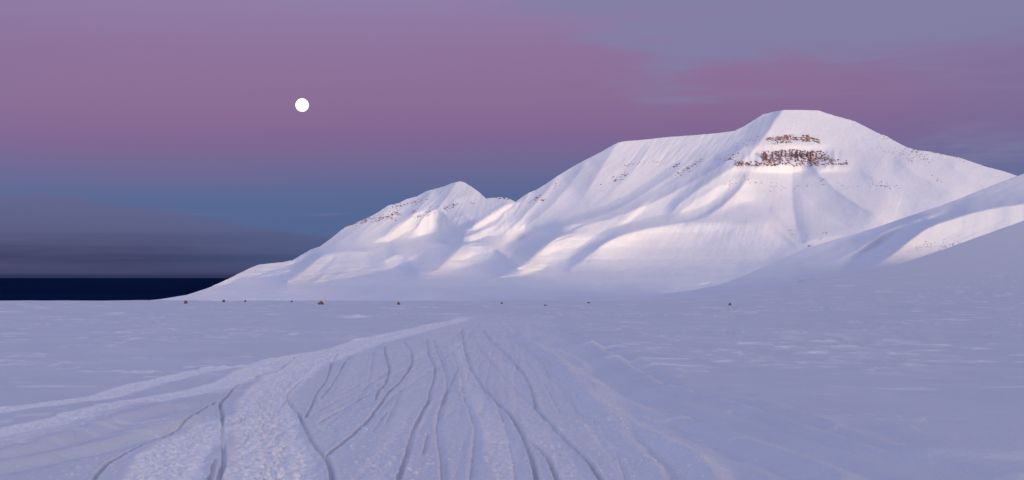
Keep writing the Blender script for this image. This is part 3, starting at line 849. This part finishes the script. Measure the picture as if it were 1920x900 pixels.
def plain_relief(X, Y):
    z = 0.045 * fbm(X / 4.5, Y / 7.0, 201, 3) + 0.10 * fbm(X / 19.0, Y / 34.0, 203, 2) * smooth(8, 40, Y)
    # wind-cut sastrugi: low ledges that face the wind
    t = fbm(X / 2.6 + 0.15 * Y, Y / 6.0, 205, 4, 0.55)
    led = smooth(0.05, 0.09, t) + smooth(0.24, 0.27, t) + smooth(-0.20, -0.16, t)
    gate = smooth(-0.10, 0.25, fbm(X / 9.0, Y / 14.0, 207, 2))
    trail_l = np.interp(Y, [10, 14, 20, 30, 45, 70, 130], [-4.5, -4.7, -4.6, -3.6, -3.4, -3.1, -3.0])
    trail_r = np.interp(Y, [10, 14, 20, 30, 45, 70, 130], [2.2, 2.3, 2.2, 1.9, 1.8, 1.6, 0.0])
    trail = smooth(-0.5, 0.4, X - trail_l) * (1 - smooth(-0.4, 0.5, X - trail_r)) * smooth(85, 60, Y)
    z = z + 0.032 * led * gate * (1 - 0.75 * trail) * (1 - 0.45 * smooth(2, 5, X) * smooth(45, 25, Y))
    # streaks of drift drawn out across the view
    near_w = smooth(62, 50, Y)
    t2 = near_w * fbm((X + 0.3 * Y) / 2.0, Y / 0.9, 209, 3, 0.5) + (1 - near_w) * fbm((X + 0.3 * Y) / 3.0, Y / 2.0, 210, 3, 0.5)
    z = z + 0.030 * smooth(0.26, 0.40, t2) * (1 - trail) * smooth(16, 34, Y)
    # hummocky patch on the left
    hm = smooth(0.0, 0.35, fbm(X / 5.0, Y / 8.0, 211, 2)) * smooth(-2.6, -4.5, X) * smooth(24, 34, Y) * smooth(80, 55, Y)
    z = z + hm * 0.055 * fbm(X / 0.55, Y / 1.3, 213, 3)
    # hollow patch beyond the trail on the right
    hr = np.exp(-((X - 10.8) / 2.4) ** 2 - ((Y - 45.5) / 4.5) ** 2)
    z = z + hr * 0.10 * fbm(X / 0.9, Y / 2.4, 215, 3)
    # crumbs and packed lumps inside the trail
    cr = fbm(X / 0.085, Y / 0.15, 217, 3, 0.6)
    patch = smooth(-0.05, 0.3, fbm(X / 0.7, Y / 1.8, 219, 2))
    z = z + trail * (0.008 * fbm(X / 0.35, Y / 0.6, 221, 3) + 0.020 * smooth(0.18, 0.55, cr) * (0.25 + patch))
    # long parallel scrapes left by many passes
    z = z + trail * 0.006 * fbm(X / 0.16 + 0.6 * pn(X * 0 + 3, Y / 4.0, 222), Y / 9.0, 223, 2)
    fresh_lit = 0.45 * gate * (1 - trail) * (np.exp(-((t - 0.075) / 0.022) ** 2) + np.exp(-((t - 0.26) / 0.02) ** 2)) * smooth(20, 34, Y)  # pale lines painted where ledge faces would catch light
    fresh_lit = fresh_lit + 0.85 * smooth(0.26, 0.46, t2) * smooth(-0.25, 0.2, fbm(X / 7.0, Y / 11.0, 227, 2)) * (1 - trail) * smooth(18, 34, Y) + trail * 0.75 * smooth(0.22, 0.5, cr) * (0.25 + patch) + 0.35 * hm * smooth(0.1, 0.5, fbm(X / 0.55, Y / 1.3, 213, 3))  # drift streaks and crumbs likewise whitened for the light on them
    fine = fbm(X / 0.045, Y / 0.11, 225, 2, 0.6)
    fresh_lit = fresh_lit + trail * (0.16 + 0.55 * smooth(0.20, 0.55, fine)) + (1 - trail) * 0.35 * smooth(0.3, 0.6, fine) * smooth(30, 12, Y)  # sparkle painted as pale specks, and the trail lightened all over
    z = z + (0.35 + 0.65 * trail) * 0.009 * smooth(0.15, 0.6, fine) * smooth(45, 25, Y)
    fresh_lit = fresh_lit + 0.6 * hr * smooth(0.0, 0.4, fbm(X / 0.9, Y / 2.4, 215, 3))

    def perp(xc):
        sl = np.gradient(xc[:, 0], Y[:, 0])[:, None]
        return (X - xc) / np.sqrt(1 + np.minimum(np.abs(sl), 2.0) ** 2)

    Yc = Y[:, :1]
    for pts, hw, h in BELT:
        hw = hw * (1.3 if h > 0.03 else 1.0)
        xc, ins, near = track_centre(Yc, pts)
        if near:
            ins = np.maximum(ins, (Yc < 14.2) * 1.0)
        d = perp(xc)
        edge_n = 0.05 * fbm(X / 0.4, Y / 0.9, 231, 2)
        m = (1 - smooth(hw * 0.75, hw * 1.15, np.abs(d + edge_n))) * ins
        bars = pn(d / 0.20, Y / 0.075, 233) + 0.8 * pn(d / 0.05, Y / 0.10, 235)
        h = 0.60 * h
        z = z - 0.5 * h * m + m * h * (0.55 * bars + 0.7 * smooth(0.1, 0.5, pn(X / 0.06, Y / 0.11, 237)))
        z = z + ins * 0.35 * h * np.exp(-((np.abs(d) - hw * 1.25) / 0.07) ** 2)
        wide = (1 - smooth(hw * 0.8, hw * 1.5, np.abs(d + 2 * edge_n))) * ins
        fresh_lit = np.maximum(fresh_lit, wide * min(1.0, (h / 0.022) ** 2.2) * (0.88 + 0.45 * pn(X / 0.09, Y / 0.16, 239)))  # belts of whiter churn; the glow on their crumbs is in this colour too
    for pts, wd, h, tr in BERM:
        xc, ins, near = track_centre(Yc, pts)
        d = perp(xc) + 0.04 * fbm(X / 0.6, Y / 1.4, 241, 2)
        nz = 1 + 0.3 * fbm(X / 0.5, Y / 1.6, 243, 2)
        z = z + 1.15 * ins * nz * (h * np.exp(-(d / (wd * 0.55)) ** 2) - tr * np.exp(-((d - wd * 1.15) / (wd * 0.60)) ** 2))
    # faint older ruts between the fresh ones, following the flow of the trail
    for k in range(34):
        f = hash2(np.array(k), np.array(3), 401)
        wig = 0.22 * fbm(Yc / 9.0 + 13.0 * k, Yc * 0 + k, 403, 2)
        y0, y1 = 9 + 18 * hash2(np.array(k), np.array(5), 402), 34 + 36 * hash2(np.array(k), np.array(7), 404)
        xc = (np.interp(Yc, [9, 14, 20, 30, 45, 70, 90], [-3.6, -3.5, -3.3, -2.9, -2.3, -1.9, -1.8]) * (1 - f)
              + np.interp(Yc, [9, 14, 20, 30, 45, 70, 90], [2.6, 2.4, 2.2, 1.8, 1.2, -0.2, -1.0]) * f + wig)
        ins = smooth(y0, y0 + 3, Yc) * (1 - smooth(y1 - 6, y1, Yc)) * (0.35 + 0.65 * smooth(-0.2, 0.3, pn(Yc / 3.0, Yc * 0 + k, 405)))
        wd = 0.024 + 0.03 * hash2(np.array(k), np.array(9), 406) + 0.02 * smooth(25, 50, Yc)
        z = z - ins * (0.010 + 0.016 * hash2(np.array(k), np.array(11), 407)) * np.exp(-(np.abs(perp(xc)) / wd) ** 2.5)
    for pts, hw, h in SKI:
        xc, ins, near = track_centre(Yc, pts)
        d = perp(xc) + 0.010 * pn(X * 0 + 1, Y / 0.5, 251)
        # far off only the coarse shape of a rut survives
        wd = 0.46 * hw * (1 + 0.7 * smooth(25, 50, Yc))
        h = 0.95 * h
        dep = h * (0.75 + 0.5 * smooth(-0.3, 0.3, pn(X * 0 + 7.7, Y / 1.7, 253)))
        groove = np.exp(-(np.abs(d) / wd) ** 3)
        z = z - ins * dep * groove + ins * 0.12 * h * np.exp(-((np.abs(d) - wd * 2.0) / (wd * 0.8)) ** 2) * (1 + 0.9 * pn(X / 0.10, Y / 0.25, 255))
    return z, np.clip(fresh_lit, 0, 1)


gc = np.concatenate([np.array([-8000, -6000, -4600, -3400, -2500, -1800, -1300, -950, -700, -500, -350, -240, -160, -100]), np.linspace(-60, 1980, 1230),
                     np.array([2020, 2080, 2160, 2260, 2400, 2560, 2760, 3050, 3500, 4200, 5200, 6600, 8500])])
gedge = np.interp(gc, edge[:, 0], edge[:, 1])
near_rows = np.concatenate([[4200, 2800, 2000, 1600, 1350, 1200, 1100, 1040, 1000, 970, 950, 935, 922], np.arange(912, 566.2, -0.72)])
NF = 60
GR = np.concatenate([np.repeat(near_rows[:, None], len(gc), 1),
                     566 + (gedge[None] - 566) * (np.linspace(0, 1, NF + 1)[1:, None])], 0)
GP = np.repeat(gc[None], GR.shape[0], 0)
GY_ = plain_depth(GR)
GX_ = sky_x(GP, GY_)
GZ_ = sky_z(GR, GY_)
nn = len(near_rows)
rel, fresh_lit_near = plain_relief(GX_[:nn], GY_[:nn])
rel *= smooth(566, 576, GR[:nn])
GZ_[:nn] += rel
# far rows (edge of the terrace and the rising slope): broad drifts only
Xf, Yf = GX_[nn:], GY_[nn:]
fade = np.linspace(0, 1, NF + 1)[1:, None]
farrel = 0.10 * fbm(Xf / 9, Yf / 30, 261, 3) + smooth(150, 400, Yf) * 0.6 * fbm(Xf / 60, Yf / 90, 263, 3)
GZ_[nn:] += farrel * smooth(0, 0.3, fade)
fresh_lit_far = 0.5 * smooth(0.2, 0.4, fbm(Xf / 3.5 * (126 / Yf), np.log(Yf) * 16, 267, 3)) * smooth(900, 300, Yf)  # pale dashes painted for light on the far drift edges
# beyond the edge the terrace falls away to the fjord
Ye, Ze = GY_[-1], GZ_[-1]
yb = [Ye * k + a for k, a in ((1.04, 0), (1.12, 3), (1.25, 10), (1.5, 30), (2.0, 80), (2.6, 300))]
zb = [Ze - 0.12, Ze - 0.8, Ze - 3.0, Ze - 9.0, np.minimum(Ze * 0.3 - 20, Ze - 18), np.full(gc.shape, -66.0)]
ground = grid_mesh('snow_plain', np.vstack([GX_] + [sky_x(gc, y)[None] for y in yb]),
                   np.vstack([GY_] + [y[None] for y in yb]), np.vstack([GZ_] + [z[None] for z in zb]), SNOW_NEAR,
                   {'fresh_lit': np.vstack([fresh_lit_near, fresh_lit_far] + [z[None] * 0 for z in zb])})
tag(ground, 'flat snow plain cut by a fan of snow scooter tracks', 'snow', kind='structure')
# the plain goes on around and behind the camera
bx = np.linspace(-900, 900, 37)
by = np.linspace(-900, 1.2, 25)
BX, BY = np.meshgrid(bx, by)
BZ = -0.12 + 0.1 * fbm(BX / 60, BY / 60, 271, 2) - 0.1
back = grid_mesh('snow_ground', BX, BY, BZ, SNOW_NEAR)
tag(back, 'snow covered ground stretching away behind the viewpoint', 'snow', kind='structure')

# ---------------------------------------------------------------- mountains across the valley, behind the viewpoint: they keep the plain in shade
RXX, RYY = np.meshgrid(np.linspace(-9000, 22000, 300), np.linspace(-7200, -1300, 80))
mid = -3700 + 350 * np.sin(RXX / 1900.0) + 160 * np.sin(RXX / 830.0)
rid = np.exp(-((RYY - mid) / 1050.0) ** 2) * smooth(-9000, -6500, RXX) * smooth(22000, 19000, RXX)
hgt = 585 + 60 * fbm(RXX / 1900, RXX * 0 + 4, 281, 3)
RZZ = rid * hgt + 45 * fbm(RXX / 700, RYY / 700, 283, 4) * rid - 20
far_range = grid_mesh('mountain_range', RXX, RYY, RZZ, SNOW_FAR)
tag(far_range, 'snow covered mountain range across the valley behind the viewpoint', 'mountain', kind='structure')

# ---------------------------------------------------------------- boulders standing out of the snow along the terrace edge
BOULDER_OCHRE = rock_material('ochre_rock', (.36, .17, .06), (.10, .06, .045), (.26, .13, .06), 5.0)
BOULDER_DARK = rock_material('dark_rock', (.075, .055, .055), (.035, .032, .04), (.13, .08, .06), 6.0)


def boulder(px, row, wpx, hpx, mat, label, seed, lobes=2):
    r = random.Random(seed)
    Y = EYE * FPX / (max(row, 565.5) - HZ)
    m = Y / FPX
    bm = bmesh.new()
    for k in range(lobes):
        s = 1.0 if k == 0 else r.uniform(0.42, 0.62)
        ox = 0 if k == 0 else r.choice((-1, 1)) * wpx * m * 0.36
        vs = []
        for _ in range(26):
            a, e = r.uniform(0, 6.283), r.uniform(-0.5, 1.0)
            rr = math.sqrt(max(0.0, 1 - max(e, 0) ** 2 * 0.9)) * r.uniform(0.78, 1.05)
            vs.append(bm.verts.new((ox + math.cos(a) * rr * wpx * m * 0.5 * s, math.sin(a) * rr * wpx * m * 0.42 * s - k * 0.05, (e * r.uniform(0.85, 1.05)) * hpx * m * s)))
        res = bmesh.ops.convex_hull(bm, input=vs)
        junk = list({g for g in res['geom_interior'] if isinstance(g, bmesh.types.BMVert)} | {g for g in res['geom_unused'] if isinstance(g, bmesh.types.BMVert)})
        bmesh.ops.delete(bm, geom=junk, context='VERTS')
    bmesh.ops.bevel(bm, geom=bm.edges[:], offset=0.012, segments=1, affect='EDGES')
    me = bpy.data.meshes.new('boulder')
    bm.to_mesh(me)
    bm.free()
    me.materials.append(mat)
    o = bpy.data.objects.new('boulder', me)
    zg = sky_z(row, Y)
    o.location = (sky_x(px, Y), Y, zg)
    col.objects.link(o)
    tag(o, label, 'boulder', 'boulders scattered along the far edge of the snow plain')
    return o


boulder(348, 569, 7, 7, BOULDER_OCHRE, 'upright ochre and black boulder on the snow, leftmost, nearest the dark sea', 1)
boulder(420, 566, 6, 5, BOULDER_OCHRE, 'small ochre boulder on the snow edge, second from the sea', 2)
boulder(460, 566, 5, 3.4, BOULDER_OCHRE, 'tiny low ochre boulder on the snow edge, third from the sea', 3, 1)
boulder(547, 566.5, 5, 3, BOULDER_DARK, 'flat dark stone on the snow edge just left of the largest boulder', 4, 1)
boulder(602, 571, 10, 7.5, BOULDER_OCHRE, 'largest brown and ochre boulder, standing under the left snow foothills', 5, 3)
boulder(747, 571, 6, 6, BOULDER_OCHRE, 'dark topped ochre boulder next right of the largest boulder', 6)
boulder(941, 569.5, 5, 3.4, BOULDER_DARK, 'small black stone on the snow beyond the end of the tracks', 7, 1)
boulder(1022, 575, 6.5, 5, BOULDER_OCHRE, 'brown boulder right of the track end, nearest to the camera', 8)
boulder(1104, 568.5, 6, 2.6, BOULDER_DARK, 'wide flat black stone on the snow under the broad mountain apron', 9)
boulder(1369, 572.5, 6.5, 6, BOULDER_OCHRE, 'lone reddish brown boulder, rightmost on the snow plain', 10)

# ---------------------------------------------------------------- moon
MD = 60000.0
mp = Vector((sky_x(566.5, MD), MD, sky_z(197.0, MD)))
bm = bmesh.new()
bmesh.ops.create_uvsphere(bm, u_segments=96, v_segments=48, radius=12.3 / FPX * MD)
for f in bm.faces:
    f.smooth = True
me = bpy.data.meshes.new('moon')
bm.to_mesh(me)
bm.free()
mm = bpy.data.materials.new('moon_surface')
mm.use_nodes = True
t = NT(mm.node_tree)
mm.node_tree.nodes.clear()
mo = t.n('ShaderNodeOutputMaterial')
em = t.n('ShaderNodeEmission')
mpos = t.n('ShaderNodeTexCoord').outputs['Object']
mn = t.noise(mpos, 0.006, 4.0, 0.6)
mc_ = t.mix(t.rng(mn, 0.42, 0.62, 0, 1), (1.0, .965, .90, 1), (.80, .77, .73, 1))
mm.node_tree.links.new(mc_, em.inputs['Color'])
em.inputs['Strength'].default_value = 1.9
mm.node_tree.links.new(em.outputs[0], mo.inputs[0])
me.materials.append(mm)
moon = bpy.data.objects.new('moon', me)
moon.location = mp
col.objects.link(moon)
tag(moon, 'bright white full moon in the pink sky left of the mountain', 'moon')
